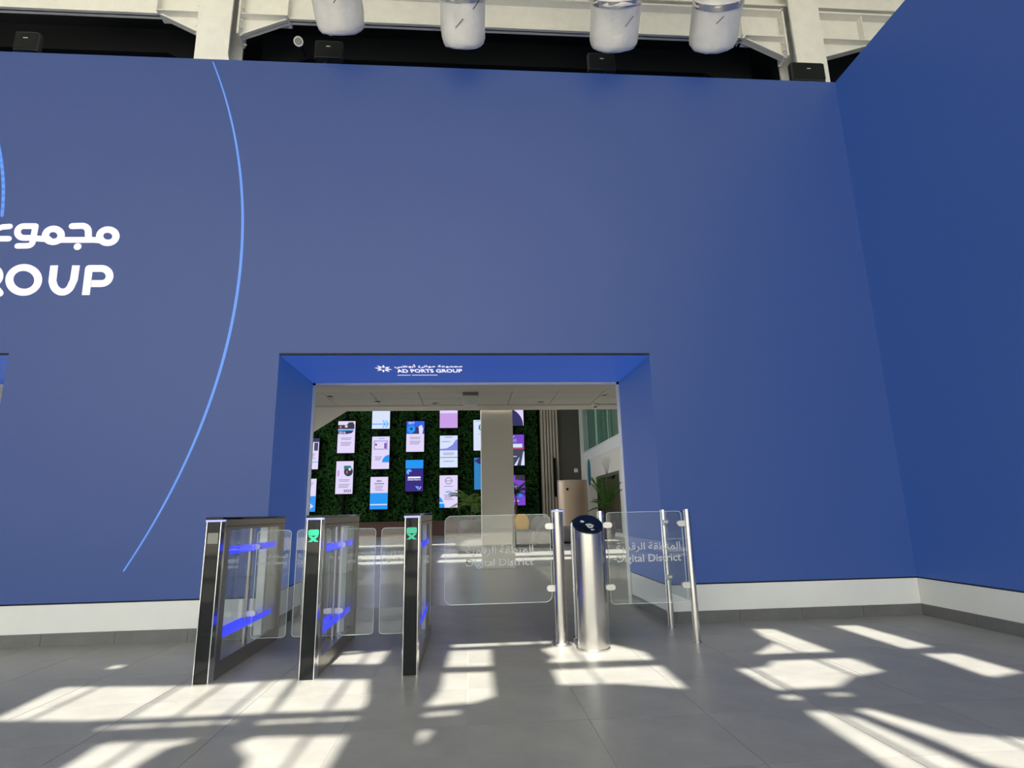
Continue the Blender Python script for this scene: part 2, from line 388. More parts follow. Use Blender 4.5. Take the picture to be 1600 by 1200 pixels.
# ---- inner lobby shell
ZC = 3.0
ci = MB().box(XL, 7.2, 6.72+.03, 9.42, ZC, ZC+.12).box(XL, 7.2, 10.72, 11.2, ZC, ZC+.12).box(XL, 7.2, 9.42, 10.72, ZC+.05, ZC+.12)
a1, a2 = atz(545, 645, ZC), atz(488, 677, ZC)
ci.prism([(XL, 11.2), (a1.x, 11.2), (a2.x-.3, a2.y+.6), (XL, a2.y+.6)], lambda u, v, w: (u, v, ZC+w), .12)
ceil = struct(ci, 'ceiling_lobby', 'ceil')
cme = None
for k in range(-7, 8):
    for r in range(2):
        if cme is None: o = MB().box(.006, .784, .006, .644, .018, .05).build('ceiling_tile', 'ceiltile', ceil); cme = o.data
        else: o = link('ceiling_tile', cme, None, ceil)
        o.location = (-.05+k*.79, 9.42+r*.65, ZC)
struct(MB().box(XL, LX0, DI, DI+.06, 0, ZC).box(LX1, OX0, DI, DI+.06, 0, ZC).box(OX1, 7.2, DI, DI+.06, 0, ZC).box(LX0, LX1, DI, DI+.06, OZ, ZC).box(OX0, OX1, DI, DI+.06, OZ, ZC), 'wall_lobby_front', 'beige')
struct(MB().box(XL, 7.2, 6.95, 7.05, ZC+.12, 9.5), 'wall_black_backing', 'black')
struct(MB().box(XL, 7.3, 30.25, 30.5, 0, 9), 'wall_lobby_back', 'soil')
# unseen lobby roof, slots added to lay sun bands on the floor
slot = [[(-9, 7.4), (-1.2, 7.5), (-1.2, 8.5), (-9, 8.6)], [(-.9, 7.5), (6.5, 7.3), (6.5, 8.5), (-.9, 8.5)], [(-9, 9.4), (-1.2, 9.2), (-1.2, 10.6), (-9, 10.8)], [(-.9, 9.2), (6.5, 9.0), (6.5, 10.7), (-.9, 10.5)], [(-8, 15), (5, 15), (5, 15.8), (-8, 15.8)]]
roof_with_holes('ceiling_atrium', XL, 7.5, 7.05, 34, 9., slot, .08, 'white')
struct(MB().box(XL-.1, XL, 6.8, 34, 0, 1.1).box(XL-.1, XL, 6.8, 34, 5.5, 9).box(XL-.1, XL, 14, 14.3, 1.1, 5.5).box(XL-.1, XL, 20, 20.3, 1.1, 5.5).box(XL-.1, XL, 26, 26.3, 1.1, 5.5), 'wall_lobby_left', 'white')

# ---- right side wall of the lobby (x = 7.1) with green glazing above, shopfront below
WX = aty(911, 690, 29.95).x
def side(px): return atx(*px, WX)
gtl, gbl, gtr, gbr = side((912, 640)), side((912, 706)), side((969, 640)), side((969, 679))
zs = (gbl.z+gbr.z)/2                                  # sill of the glazing
sw = MB().box(WX, WX+.15, 6.8, 33, 0, zs-.5)
sidewall = struct(sw, 'wall_lobby_right', 'beige')
MB().box(WX-.02, WX+.12, 6.8, 33, zs-.5, zs-.05).build('cornice', 'white', sidewall)
MB().box(WX-.05, WX+.1, 6.8, 33, zs-.05, zs).build('glazing_sill', 'white', sidewall)
MB().box(WX+.02, WX+.1, 6.8, 33, zs+.4+8.2-zs, 9).build('glazing_head', 'white', sidewall)
for k, y0 in enumerate([6.9+2.2*i for i in range(12)]):
    MB().box(WX+.02, WX+.04, y0, y0+2.14, zs, 8.6).build('glass_panel', 'greenglass', sidewall)
for pxx in (932, 941, 948, 957):
    yy = side((pxx, 690)).y; MB().box(WX-.03, WX+.02, yy-.04, yy+.04, zs, 8.6).build('glazing_bar', 'greenglass', sidewall)

# ================================================================== LED picture: line, signs
WALLP = lambda u, v, w: (u, D-w, v)
lr = MB()
pts = []
AC, AR = (-8.151, 3.487), 5.904
angs = [math.radians(-29.4+i*(53.1)/90) for i in range(91)]
for k in range(90):
    a0, a1 = angs[k], angs[k+1]
    def wd(i): return .006+.0075*math.sin(math.pi*i/90)
    q = []
    for a, i, sg in ((a0, k, -1), (a1, k+1, -1), (a1, k+1, 1), (a0, k, 1)):
        q.append((AC[0]+(AR+sg*wd(i))*math.cos(a), AC[1]+(AR+sg*wd(i))*math.sin(a)))
    if max(p[1] for p in q) < ZT: lr.prism(q, WALLP, .002)
lr.build('arc_line', 'led_line', wall)
# second ring of the emblem, mostly out of the frame
MB().ribbon(arc(-7.52, 3.75, 2.98, 2.98, 4, 60, 40), .03, WALLP, .002, 6).build('emblem_ring', 'led_line', wall)
def onwall(zx, zy): p = aty(zx/3.81, 230+zy/3.81, D); return (p.x, p.z)
def wl(pts): return [onwall(*p) for p in pts]
ar = MB(); sw_ = .067
ar.ribbon(wl(arc(642, 530, 49, 40, 0, 360, 22)), sw_, WALLP, .002)
ar.ribbon(wl([(610, 556), (560, 552), (370, 552), (340, 556)]), sw_*.9, WALLP, .002)
ar.ribbon(wl([(430, 470), (488, 468)]+arc(488, 500, 38, 32, -90, 0, 6)+[(527, 545)]), sw_*.95, WALLP, .002)
ar.ribbon(wl([(462, 592)]), .072, WALLP, .002, 14)
ar.ribbon(wl(arc(318, 525, 47, 39, 0, 360, 22)), sw_, WALLP, .002)
ar.ribbon(wl([(290, 548), (205, 543)]), sw_*.9, WALLP, .002)
ar.ribbon(wl([(210, 470), (150, 470)]+arc(140, 505, 36, 35, 270, 90, 8)[0:]+[(195, 540)]), sw_*.9, WALLP, .002)
ar.ribbon(wl([(212, 470), (198, 545)]+arc(165, 560, 30, 27, 0, 90, 5)+[(105, 588)]), sw_*.85, WALLP, .002)
ar.ribbon(wl([(58, 472), (15, 475), (-30, 492), (-38, 520), (-15, 545), (52, 545)]), sw_*.85, WALLP, .002)
ar.ribbon(wl([(-15, 545), (-110, 545)]), sw_*.85, WALLP, .002)
ar.ribbon(wl(arc(-140, 525, 34, 30, 0, 360, 18)), sw_*.85, WALLP, .002)
ar.ribbon(wl([(-165, 455)]), .05, WALLP, .002, 12); ar.ribbon(wl([(-115, 455)]), .05, WALLP, .002, 12)
ar.build('arabic_lettering', 'led_white', wall)
la = MB(); lw = .070
P_ = lambda zx, zy: onwall(zx, zy)
def poly(pts): return [onwall(*p) for p in pts]
la.ribbon(poly(arc(142, 790, 86, 74, 0, 360, 32)), lw, WALLP, .002)                                             # O
la.ribbon(poly([(323, 704), (312, 800)]+arc(372, 795, 58, 68, 172, 20, 12)+[(440, 790), (453, 704)]), lw, WALLP, .002, flat=True)   # U
la.ribbon(poly([(511, 880), (530, 722), (600, 722)]+arc(605, 767, 48, 45, -85, 88, 10)+[(545, 812)]), lw, WALLP, .002, flat=True)    # P
la.ribbon(poly([(-137, 880), (-125, 720), (-50, 720)]+arc(-45, 766, 42, 45, -85, 88, 10)+[(-110, 812)]), lw, WALLP, .002, flat=True)  # R
la.ribbon(poly([(-50, 812), (-2, 870)]), lw, WALLP, .002)
la.ribbon(poly(arc(-260, 790, 82, 74, -50, -320, 24)+[(-190, 800), (-245, 800)]), lw, WALLP, .002)                # G
la.build('latin_lettering', 'led_white', wall)
# lettering of the soffit screen: reads from below
SOF = lambda u, v, w: (u, v, OZ-w-.0008)
def sof(px): p = atz(*px, OZ); return p.x, p.y
text('latin_lettering', 'AD PORTS GROUP', 'led_white', wall, SOF, -.775, -.07, 6.215, 6.06, .02, .001)
ARABIC_GROUP = '\uFEF2\uFE92\uFEC7\uFEEE\uFE91\u0623 \uFE8A\uFEE7\u0627\uFEEE\uFEE3 \uFE94\uFECB\uFEEE\uFEE4\uFEA0\uFEE3'
text('arabic_lettering', ARABIC_GROUP, 'led_white', wall, SOF, -.78, -.065, 6.03, 5.86, .012, .001)
tg = MB()
for k in range(22):                                       # tagline too small to read in the photograph
    if k != 7: tg.ribbon([(-.785+k*.02, 6.335), (-.785+k*.02+.011, 6.335)], .016, SOF, .001, 6)
tg.build('tagline', 'led_white', wall)['kind'] = 'stuff'
st = MB(); cx, cy = -.905, 6.04
for k in range(8):
    a = math.pi/4*k+.25; r0, r1 = .022, .085
    tip = (cx+r1*math.cos(a)*1.05, cy+r1*math.sin(a)*1.9)
    l = (cx+.05*math.cos(a-.28), cy+.09*math.sin(a-.28)); r = (cx+.05*math.cos(a+.28), cy+.09*math.sin(a+.28)); b0 = (cx+r0*math.cos(a), cy+1.7*r0*math.sin(a))
    st.prism([b0, l, tip, r], SOF, .001)
st.build('star_emblem', 'led_white', wall)

# ================================================================== steelwork above the LED wall
YF = 6.0
def onY(px, Y=YF): p = aty(*px, Y); return p.x, p.z
def steel_column(px_l, px_r, label):
    xl, xr = onY(px_l)[0], onY(px_r)[0]
    w = xr-xl
    t = thing('steel_column', label, 'column', ((xl+xr)/2, YF+.2, 0))
    MB().box(-w/2, w/2, -.2, -.17, 0, 9.4).build('flange', 'steelwhite', t)
    MB().box(-w/2, w/2, .17, .2, 0, 9.4).build('flange', 'steelwhite', t)
    MB().box(-.012, .012, -.17, .17, 0, 9.4).build('web', 'steelwhite', t)
    return t, xl, xr
c1, c1l, c1r = steel_column((308, 45), (360, 45), 'white steel column rising above the top end of the light blue arc line')
c2, c2l, c2r = steel_column((1238, 45), (1284, 45), 'white steel column beside the blue corner, a black speaker in front of it')
for s in (1,):
    MB().prism([(0, 0), (.16, 0), (0, .62)], lambda u, v, w: ((c1r-c1l)/2+u, -.2+w, 5.75+v), .02).build('gusset', 'steelwhite', c1)
    MB().prism([(0, 0), (-.2, 0), (0, .55)], lambda u, v, w: (-(c2r-c2l)/2+u, -.2+w, 5.75+v), .02).build('gusset', 'steelwhite', c2)
YW = YF+.2
zb = (onY((445, 13))[1]+onY((1172, 44))[1])/2         # underside of beam
zt = zb+.40
def haunch_beam(xa, xb, hl, hr, drop, label, xs_stiff):
    """I-beam from xa to xb; haunch of length hl/hr at its ends"""
    t = thing('steel_beam', label, 'beam', ((xa+xb)/2, YW, zb)); ox = (xa+xb)/2
    def X(x): return x-ox
    prof = []
    prof += [(X(xa), -drop), (X(xa+hl), 0)] if hl else [(X(xa), 0)]
    prof += [(X(xb-hr), 0), (X(xb), -drop)] if hr else [(X(xb), 0)]
    MB().prism(prof+[(X(xb), .4), (X(xa), .4)], lambda u, v, w: (u, w-.008, v), .016).build('web', 'steelwhite', t)
    fl_ = MB()
    for (u0, v0), (u1, v1) in zip(prof, prof[1:]):
        fl_.prism([(u0, v0), (u1, v1), (u1, v1+.022), (u0, v0+.022)], lambda u, v, w: (u, w-.045, v), .09)
    fl_.build('bottom_flange', 'steelwhite', t)
    MB().box(X(xa), X(xb), -.12, .12, .38, .405).build('top_flange', 'steelwhite', t)
    for x0, x1, has, xe in ((xa, xa+hl, hl, xa), (xb-hr, xb, hr, xb)):
        if not has: continue
        MB().box(X(x0), X(x1), -.1, .1, -.006, .006).build('haunch_stiffener', 'steelwhite', t)
        s = 1 if xe == xa else -1
        MB().box(min(X(xe), X(xe)+s*.022), max(X(xe), X(xe)+s*.022), -.12, .12, -drop-.04, .42).build('end_plate', 'steelwhite', t)
        for zz in (-.30, -.19, -.08, .1, .24):
            for yy in (-.075, .075):
                MB().lathe([(.016, 0), (.016, .014), (.009, .014), (.009, .03)], 8).build('bolt', 'badge', t)
                b = t.children[-1] if t.children else None
                ob = [c for c in bpy.data.objects if c.parent == t and c.name.startswith('bolt')][-1]
                ob.location = (X(xe)+s*.022, yy, zz); ob.rotation_euler = (0, s*math.pi/2, 0)
    for x in xs_stiff:
        MB().box(X(x)-.006, X(x)+.006, -.1, .1, 0, .39).build('web_stiffener', 'steelwhite', t)
    return t
hx = onY((445, 13))[0]-c1r
drop = zb-onY((378, 39))[1]
haunch_beam(c1r+.035, c2l-.035, hx-.035, c2l-.035-onY((1172, 44))[0], drop, 'white haunched steel beam spanning behind the foil ducts between two columns', [onY((445, 10))[0], onY((1166, 40))[0]])
haunch_beam(XL+.1, c1l-.03, 0, c1l-.03-onY((237, 3))[0], drop, 'white haunched steel beam meeting the column above the arc line from the sign side', [onY((237, 3))[0]])
haunch_beam(c2r+.03, 7.2, onY((1362, 63))[0]-c2r+.15, 0, drop, 'white haunched steel beam passing behind the corner of the right blue wall', [onY((1362, 63))[0]])
# upper white beam over the corner
t = thing('roof_beam', 'upper white roof beam crossing over the columns above the right corner', 'beam', (1.5, YW+.05, zb+.66))
MB().box(-6.6, 5.6, -.02, .02, -.16, .3).build('web', 'steelwhite', t); MB().box(-6.6, 5.6, -.16, .16, -.19, -.16).build('bottom_flange', 'steelwhite', t)
# black painted steel behind, with the same haunches
bk = thing('black_beam', 'black painted haunched beam in the dark void behind the white steelwork', 'beam', (0, 6.72, zb))
for xa, xb, hl, hr in ((c1r+.1, c2l-.2, hx, .7), (XL, c1l-.1, 0, hx), (c2r+.1, 7, .6, 0)):
    pr = ([(xa, -drop-.12), (xa+hl, -.06)] if hl else [(xa, -.06)])+([(xb-hr, -.06), (xb, -drop-.12)] if hr else [(xb, -.06)])
    MB().prism(pr+[(xb, .3), (xa, .3)], lambda u, v, w: (u, w, v), .12).build('web', 'darkgrey', bk)
# black duct elbow in the void
p0, p1, p2 = Vector(aty(1140, 62, 6.55)), Vector(aty(1200, 70, 6.55)), Vector(aty(1222, 125, 6.55))
t = thing('black_duct', 'black painted duct elbow hanging in the dark void beside the right column', 'duct', (p0.x, p0.y, p0.z))
MB().tube([q-p0 for q in (p0, p0.lerp(p1, .7), p1.lerp(p2, .18), p1.lerp(p2, .45), p2-Vector((0, 0, .2)))], .09, 14).build('elbow', 'darkgrey', t, 40)
MB().tube([(.1, 0, .05), (.1, 0, ROOF-p0.z)], .008, 8).build('hanger_rod', 'darkgrey', t)
# recessed white spotlight in the void
p = aty(470, 68, 6.5); t = thing('spotlight', 'small white round spotlight in the black void above the screen', 'spotlight', p)
MB().tube([(0, 0, 0), (0, -.05, -.03), (0, -.1, -.06)], [.03, .055, .06], 18).build('housing', 'white', t, 40)
MB().tube([(0, -.1, -.06), (0, -.108, -.0645)], [.045, .04], 18).build('lens', 'reader', t, 40)
MB().box(-.01, .01, 0, .45, -.01, .01).build('bracket', 'darkgrey', t)

# ---- foil ducts
VPD = ray(855, 1625).normalized()
def duct(xl, xr, ybot, label, Y, tilt, marks):
    c = Vector(aty((xl+xr)/2, ybot, Y)); depth = (c-CAMP).dot(_f); r = (xr-xl)/F*depth/2
    ax = tilt.normalized()
    e = c+Vector((0, 0, r*.45))                                 # tip
    t = thing('foil_duct', label, 'duct', e, 0, None)
    n = 9; L = 3.4
    pts, rad = [], []
    for k, (q, rr) in enumerate([(0, .80), (.01, .88), (.03, .95), (.07, .99), (.16, 1.), (.42, 1.), (.44, 1.025), (.47, 1.025), (.49, 1.), (.6, 1.), (.75, 1.01), (.9, .99), (1.12, 1.02), (1.15, 1.), (1.4, 1.), (1.7, 1.), (1.9, 1.)]):
        pts.append(-ax*q); rad.append(r*rr)
    for dy, dz in ((.12, .12), (.2, .3), (.22, .6), (.22, ROOF-e.z-pts[-1].z)):
        if (dy, dz) == (.12, .12): last = pts[-1].copy()
        pts.append(last+Vector((ax.x*-dy, -dy*.8, dz if dz < 1 else ROOF-.06-e.z-last.z))); rad.append(r)
    tb = MB().tube(pts, rad, 28); rg = random.Random(int(xl))
    tb.v = [tuple(Vector(v)+Vector((rg.uniform(-1, 1), rg.uniform(-1, 1), rg.uniform(-1, 1)))*r*.028) for v in tb.v]
    tb.build('insulated_tube', 'foil', t, 50)
    for q in (.44, 1.12): MB().tube([-ax*(q-.02), -ax*(q+.04)], r*1.035, 28).build('tape_band', 'foilseam', t, 50)
    a = ax.cross(Vector((0, 0, 1))).normalized(); b = a.cross(ax)
    if b.z > 0: b = -b
    for (q, ang, l) in marks:
        d = (math.cos(ang)*b + math.sin(ang)*a)*(r*1.012); tt = (a*math.cos(ang)-b*math.sin(ang))
        s0 = -ax*q+d; w1 = (-ax*.6+tt*.6).normalized()*l; w2 = ax.cross(w1).normalized()*0+(-ax*.5-tt*.5)*.012
        MB().add([s0, s0+w1, s0+w1+w2, s0+w2], [(0, 1, 2, 3)]).build('print_mark', 'foilmark', t)
    return t
duct(497, 571, 62, 'foil wrapped duct hanging nearest the white column above the arc line', 5.25, ray(800, 1500), [(.3, .1, .12), (.34, .12, .12)])
duct(691, 758, 84, 'foil wrapped duct hanging above the middle of the blue screen, no speaker beneath', 5.25, ray(770, 1600), [(.2, -.3, .12), (.36, .5, .14), (.37, .56, .14)])
duct(922, 996, 88, 'foil wrapped duct with a glossy diagonal tape seam, a speaker right beneath it', 5.25, ray(860, 1500), [(.25, .3, .12)])
duct(1078, 1150, 87, 'foil wrapped duct nearest the column by the right corner', 5.25, ray(930, 1400), [(.3, -.2, .1)])

# ---- loudspeakers along the top of the LED wall
def speaker(x0, x1, y0, y1, label):
    Y = 5.65; a, b = Vector(aty(x0, y1, Y)), Vector(aty(x1, y0, Y)); w = b.x-a.x; h = abs(b.z-a.z)
    t = thing('loudspeaker', label, 'speaker', ((a.x+b.x)/2, Y, a.z), 0, 'speakers along the top of the blue wall')
    prof = rrect(-w/2, w/2, 0, h, .03, 4)
    mb = MB(); prof2 = rrect(-w/2, w/2, -.02, .07, .03, 5)
    mb.prism(prof2, lambda u, v, q: (u, v, q), h).build('cabinet', 'speaker', t, 40)
    MB().prism(rrect(-w/2+.012, w/2-.012, .012, h-.012, .012, 3), lambda u, v, q: (u, -.02-q, v), .006).build('grille', 'darkgrey', t)
    MB().box(-.022, .022, -.031, -.025, h*.62, h*.62+.008).build('badge', 'badge', t)
    MB().tube([(0, D+.015-Y, ZT-a.z), (0, .02, .004)], .012, 8).build('bracket', 'darkgrey', t)
speaker(20, 64, 53, 79, 'black loudspeaker above the big white sign lettering')
speaker(491, 536, 67, 91, 'black loudspeaker beside the small white spotlight')
speaker(919, 960, 86, 110, 'black loudspeaker directly below a foil duct')
speaker(1238, 1286, 101, 126, 'black loudspeaker in front of the white column by the right corner')

# ================================================================== turnstiles
GP = lambda Y: (lambda u, v, w: (u, Y-w, v))
def pane_xz(mb, x0, x1, z0, z1, y, th, r): return mb.prism(rrect(x0, x1, z0, z1, r, 6), lambda u, v, w: (u, y-th/2+w, v), th)
def edge_line(mb, x0, x1, z0, z1, y, th, r):
    o, i = rrect(x0, x1, z0, z1, r, 6), rrect(x0+.0025, x1-.0025, z0+.0025, z1-.0025, max(r-.0025, .001), 6)
    n = len(o)
    vs = [(p[0], y-th/2-.0006, p[1]) for p in o]+[(p[0], y-th/2-.0006, p[1]) for p in i]+[(p[0], y+th/2+.0006, p[1]) for p in o]+[(p[0], y+th/2+.0006, p[1]) for p in i]
    fs = []
    for k in range(n):
        j = (k+1) % n; fs += [(k, j, n+j, n+k), (2*n+k, 3*n+k, 3*n+j, 2*n+j), (k, 2*n+k, 2*n+j, j), (n+k, n+j, 3*n+j, 3*n+k)]
    return mb.add(vs, fs)
ARABIC_DD = '\uFE94\uFEF4\uFEE4\uFED7\uFEAE\uFEDF\u0627 \uFE94\uFED8\uFEC4\uFEE8\uFEE4\uFEDF\u0627'
def turnstile(xc, kind, wings, label):
    Y0, Y1, HT = 4.10, 5.45, 1.03
    t = thing('turnstile', label, 'turnstile', (xc, Y0, 0), 0, 'slim glass turnstiles in front of the opening')
    L = Y1-Y0; YP = 4.80-Y0
    MB().bbox(-.042, .042, -.004, .03, .004, .998, .003).build('front_panel', 'blackglass', t)
    fr = MB()
    for s in (-1, 1):
        pr = [(s*.043, -.006), (s*.048, -.006), (s*.056, .03), (s*.056, .06), (s*.043, .06)]
        fr.prism(pr, lambda u, v, w: (u, v, w), 1.0)
    fr.build('front_trim', 'chrome', t)
    MB().box(-.052, .052, .06, .145, 0, 1.0).build('front_post', 'steeld', t)
    MB().box(-.052, .052, L-.115, L, 0, 1.0).build('rear_post', 'steeld', t)
    MB().box(-.052, .052, .145, L-.115, .945, 1.0).build('top_rail', 'steeld', t)
    MB().box(-.052, .052, .145, L-.115, 0, .105).build('plinth', 'steeld', t)
    MB().box(-.0535, .0535, .05, L+.003, .965, .969).build('rail_seam', 'blackgap', t)
    MB().bbox(-.055, .055, -.008, L+.008, 1.012, HT, .003).build('top_cap', 'blackglass', t)
    MB().box(-.052, .052, -.006, L, 1.0, 1.012).build('cap_spacer', 'steeld', t)
    MB().box(-.054, .054, -.0085, .05, .999, 1.0125).build('top_light', 'bluewhite', t)
    for s in (-1, 1):
        MB().box(min(s*.040, s*.046), max(s*.040, s*.046), .145, YP-.04, .105, .945).build('side_glass', 'glass_t', t)
        MB().box(min(s*.040, s*.046), max(s*.040, s*.046), YP+.04, L-.115, .105, .945).build('side_glass', 'glass_t', t)
        for z in (.775, .235):
            MB().box(min(s*.034, s*.038), max(s*.034, s*.038), .147, L-.2, z, z+.045).build('light_strip', 'bluelight', t)
    pv = MB().tube([(0, YP, .105), (0, YP, .945)], .018, 18).build('pivot_rod', 'steel', t, 40)
    MB().box(-.03, .03, YP+.28, YP+.31, .105, .945).build('inner_upright', 'clampm', t)
    if kind == 'grey': MB().prism(rrect(-.034, .034, .858, .928, .004, 3), lambda u, v, w: (u, -.0045-w, v), .001).build('reader_window', 'reader', t)
    else:
        m = 'green' if kind == 'bright' else 'green_reflected'
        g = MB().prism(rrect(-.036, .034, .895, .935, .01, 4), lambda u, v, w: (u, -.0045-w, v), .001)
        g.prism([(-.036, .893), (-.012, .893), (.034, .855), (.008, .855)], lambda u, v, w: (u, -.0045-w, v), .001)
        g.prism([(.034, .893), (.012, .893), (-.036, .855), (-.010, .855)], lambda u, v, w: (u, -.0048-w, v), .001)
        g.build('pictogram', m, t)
    for s in wings:
        xa, xb = s*.045, s*.306
        x0, x1 = min(xa, xb), max(xa, xb)
        wg = pane_xz(MB(), x0, x1, .13, .922, YP, .01, .03).build('wing_pane', 'glass', t)
        edge_line(MB(), x0, x1, .13, .922, YP, .01, .03).build('pane_edge', 'glass_edge', wg)
        for z in (.80, .31):
            MB().prism(rrect(min(0, s*.075), max(0, s*.075), z-.02, z+.02, .019, 5), lambda u, v, w: (u, YP-.014+w, v), .028).build('clamp', 'clampm', wg, 40)
        mp = lambda u, v, w: (u, YP-.0055-w, v)
        if s < 0: tx0, tx1 = -.285, -.06
        else: tx0, tx1 = .06, .285
        two('lettering', 'Digital District', 'frost', wg, mp, tx0, tx1, .655, .69, .01, .0005)
        two('arabic_lettering', ARABIC_DD, 'frost', wg, mp, tx0, tx1, .705, .74, .006, .0005)
    return t
turnstile(-1.70, 'grey', (1,), 'slim steel turnstile with a grey reader window, standing in front of the blue wall')
turnstile(-1.045, 'bright', (-1, 1), 'slim steel turnstile with a bright green pictogram, the middle one of three')
turnstile(-.39, 'reflected', (-1,), 'slim steel turnstile with a green pictogram dulled by painted reflection, beside the wide swing gate')

# ---- clamps, posts
def clamp_mesh(par, x0, x1, z, y, th=.034):
    return MB().prism(rrect(x0, x1, z-.022, z+.022, .021, 6), lambda u, v, w: (u, y-th/2+w, v), th).build('clamp', 'clampm', par, 40)
# swing gate: post with a light ring, wide glass leaf
g = thing('swing_gate', 'wide glass swing gate on a steel post with a glowing top ring', 'gate', (.72, 4.80, 0))
MB().lathe([(.078, 0), (.078, .018), (.070, .026), (.048, .028)], 32).build('base_ring', 'steel', g, 30)
MB().lathe([(.046, .02), (.046, 1.018)], 32).build('post', 'steel', g, 30)
MB().lathe([(.0465, 1.018), (.0465, 1.031)], 32).build('top_light', 'bluewhite', g, 30)
MB().lathe([(.046, 1.031), (.044, 1.037), (.0, 1.037)], 32).build('cap', 'chrome', g, 30)
leafroot = MB()
GA = math.radians(0)                                    # leaf swung away by this angle
GW = .916
def leafp(u, v, w): return (-(math.cos(GA)*u) - math.sin(GA)*w, math.sin(GA)*u - math.cos(GA)*w, v)   # u: distance from post
pr = rrect(.062, GW, .322, 1.003, .055, 7)
leaf = MB().prism(pr, lambda u, v, w: leafp(u, v, w-.005), .01).build('glass_leaf', 'glass', g)
pi_ = rrect(.0645, GW-.0025, .3245, 1.0005, .0525, 7); n = len(pr); eb = MB()
vs = [leafp(*p, -.0056) for p in pr]+[leafp(*p, -.0056) for p in pi_]+[leafp(*p, .0056) for p in pr]+[leafp(*p, .0056) for p in pi_]
fs = []
for k in range(n):
    j = (k+1) % n; fs += [(k, j, n+j, n+k), (2*n+k, 3*n+k, 3*n+j, 2*n+j), (k, 2*n+k, 2*n+j, j)]
eb.add(vs, fs).build('pane_edge', 'glass_edge', leaf)
for z in (.905, .425):
    MB().prism(rrect(.03, .105, z-.024, z+.024, .023, 6), lambda u, v, w: leafp(u, v, w-.018), .036).build('clamp', 'clampm', g, 40)
LT = lambda u, v, w: leafp(GW-u, v, .0058+w)
two('lettering', 'Digital District', 'frost', leaf, LT, .171, .71, .590, .662, .012, .0006)
two('arabic_lettering', ARABIC_DD, 'frost', leaf, LT, .171, .71, .682, .765, .008, .0006)
MB().ribbon([(.15, .637), (.19, .637)], .012, LT, .0006).build('lettering_stroke', 'frost', leaf)
# glass railing closing the side
rl = thing('glass_railing', 'fixed glass railing on three slim steel posts, between the reader post and the opening', 'railing', (1.775, 4.71, 0))
for x, y in ((-.708, .04), (0, 0), (.01, .62)):
    MB().lathe([(.036, 0), (.036, .01), (.027, .012), (.027, 1.012), (.025, 1.018), (0, 1.018)], 28, (x, y)).build('post', 'steel', rl, 30)
fp = pane_xz(MB(), -.668, -.045, .30, 1.005, 0.01, .01, .03).build('glass_pane', 'glass', rl)
edge_line(MB(), -.668, -.045, .30, 1.005, .01, .01, .03).build('pane_edge', 'glass_edge', fp)
for z in (.905, .428): clamp_mesh(rl, -.70, -.625, z, .015); clamp_mesh(rl, -.085, -.01, z, .01)
RT = lambda u, v, w: (u, .0043-w, v)
two('lettering', 'Digital District', 'frost', fp, RT, -.60, -.075, .597, .672, .012, .0006)
two('arabic_lettering', ARABIC_DD, 'frost', fp, RT, -.60, -.075, .69, .765, .008, .0006)
MB().ribbon([(-.632, .640), (-.58, .640)], .012, RT, .0006).build('lettering_stroke', 'frost', fp)
sp = MB().prism(rrect(.045, .575, .30, 1.005, .03, 6), lambda u, v, w: (w, u, v), .01).build('glass_pane', 'glass_t', rl)
for z in (.905, .428):
    for y0 in (.0, .545): MB().prism(rrect(y0, y0+.075, z-.022, z+.022, .021, 5), lambda u, v, w: (w-.012, u, v), .034).build('clamp', 'clampm', rl, 40)
# reader posts with slanted black tops
def reader_post(x, y, rz, label):
    t = thing('reader_post', label, 'post', (x, y, 0), rz, 'steel reader posts with slanted tops')
    r, n = .118, 48
    def ring(rr, zf, zb_, z0=None): return [(rr*math.cos(2*math.pi*i/n), rr*math.sin(2*math.pi*i/n), (zf+zb_)/2+(zb_-zf)/2*math.sin(2*math.pi*i/n)) for i in range(n)]
    MB().rings([ring(r+.012, 0, 0), ring(r+.012, .014, .014), ring(r, .016, .016)], True, True).build('base_ring', 'steel', t, 30)
    MB().rings([ring(r, .01, .01), ring(r, .845, .975)], False, False).build('body', 'steel', t, 30)
    MB().rings([ring(r+.001, .845, .975), ring(r+.001, .853, .985), ring(r-.006, .856, .988)], True, True).build('slanted_top', 'blackglass', t, 30)
    sl_ = (.988-.856)/(2*(r-.006))
    mp = lambda u, v, w: (u, v, .922+sl_*v+.0008+w)
    ic = MB().ribbon([(p[0]*.017+.012, p[1]*.021-.03) for p in arc(0, 0, 1, 1, 0, 360, 12)], .016, mp, .0008, 6)
    ic.ribbon([(-.012, -.012), (.036, -.026)], .016, mp, .0008, 6)
    ic.build('reader_symbol', 'led_white' if False else 'badge', t)
    MB().ribbon([(-.042, .028), (-.034, .026)], .024, mp, .0008, 8).build('indicator', 'badge', t)
    MB().ribbon([(.012, -.078), (.03, -.078)], .010, mp, .0008, 8).build('indicator', 'badge', t)
    return t
reader_post(.935, 4.632, 0, 'steel reader post whose slanted black top shows a white symbol')
reader_post(.975, 4.99, math.pi, 'steel reader post mostly hidden behind another, slanted top facing the lobby')

# ================================================================== lobby beyond the opening
YG = 30.0
# structural column
p0, p1 = aty(752.5, 760, 11.25), aty(803, 760, 11.25)
struct(MB().bbox(p0.x, p1.x, 11.25, 11.85, 0, 9, .01), 'trim_1', 'beige')
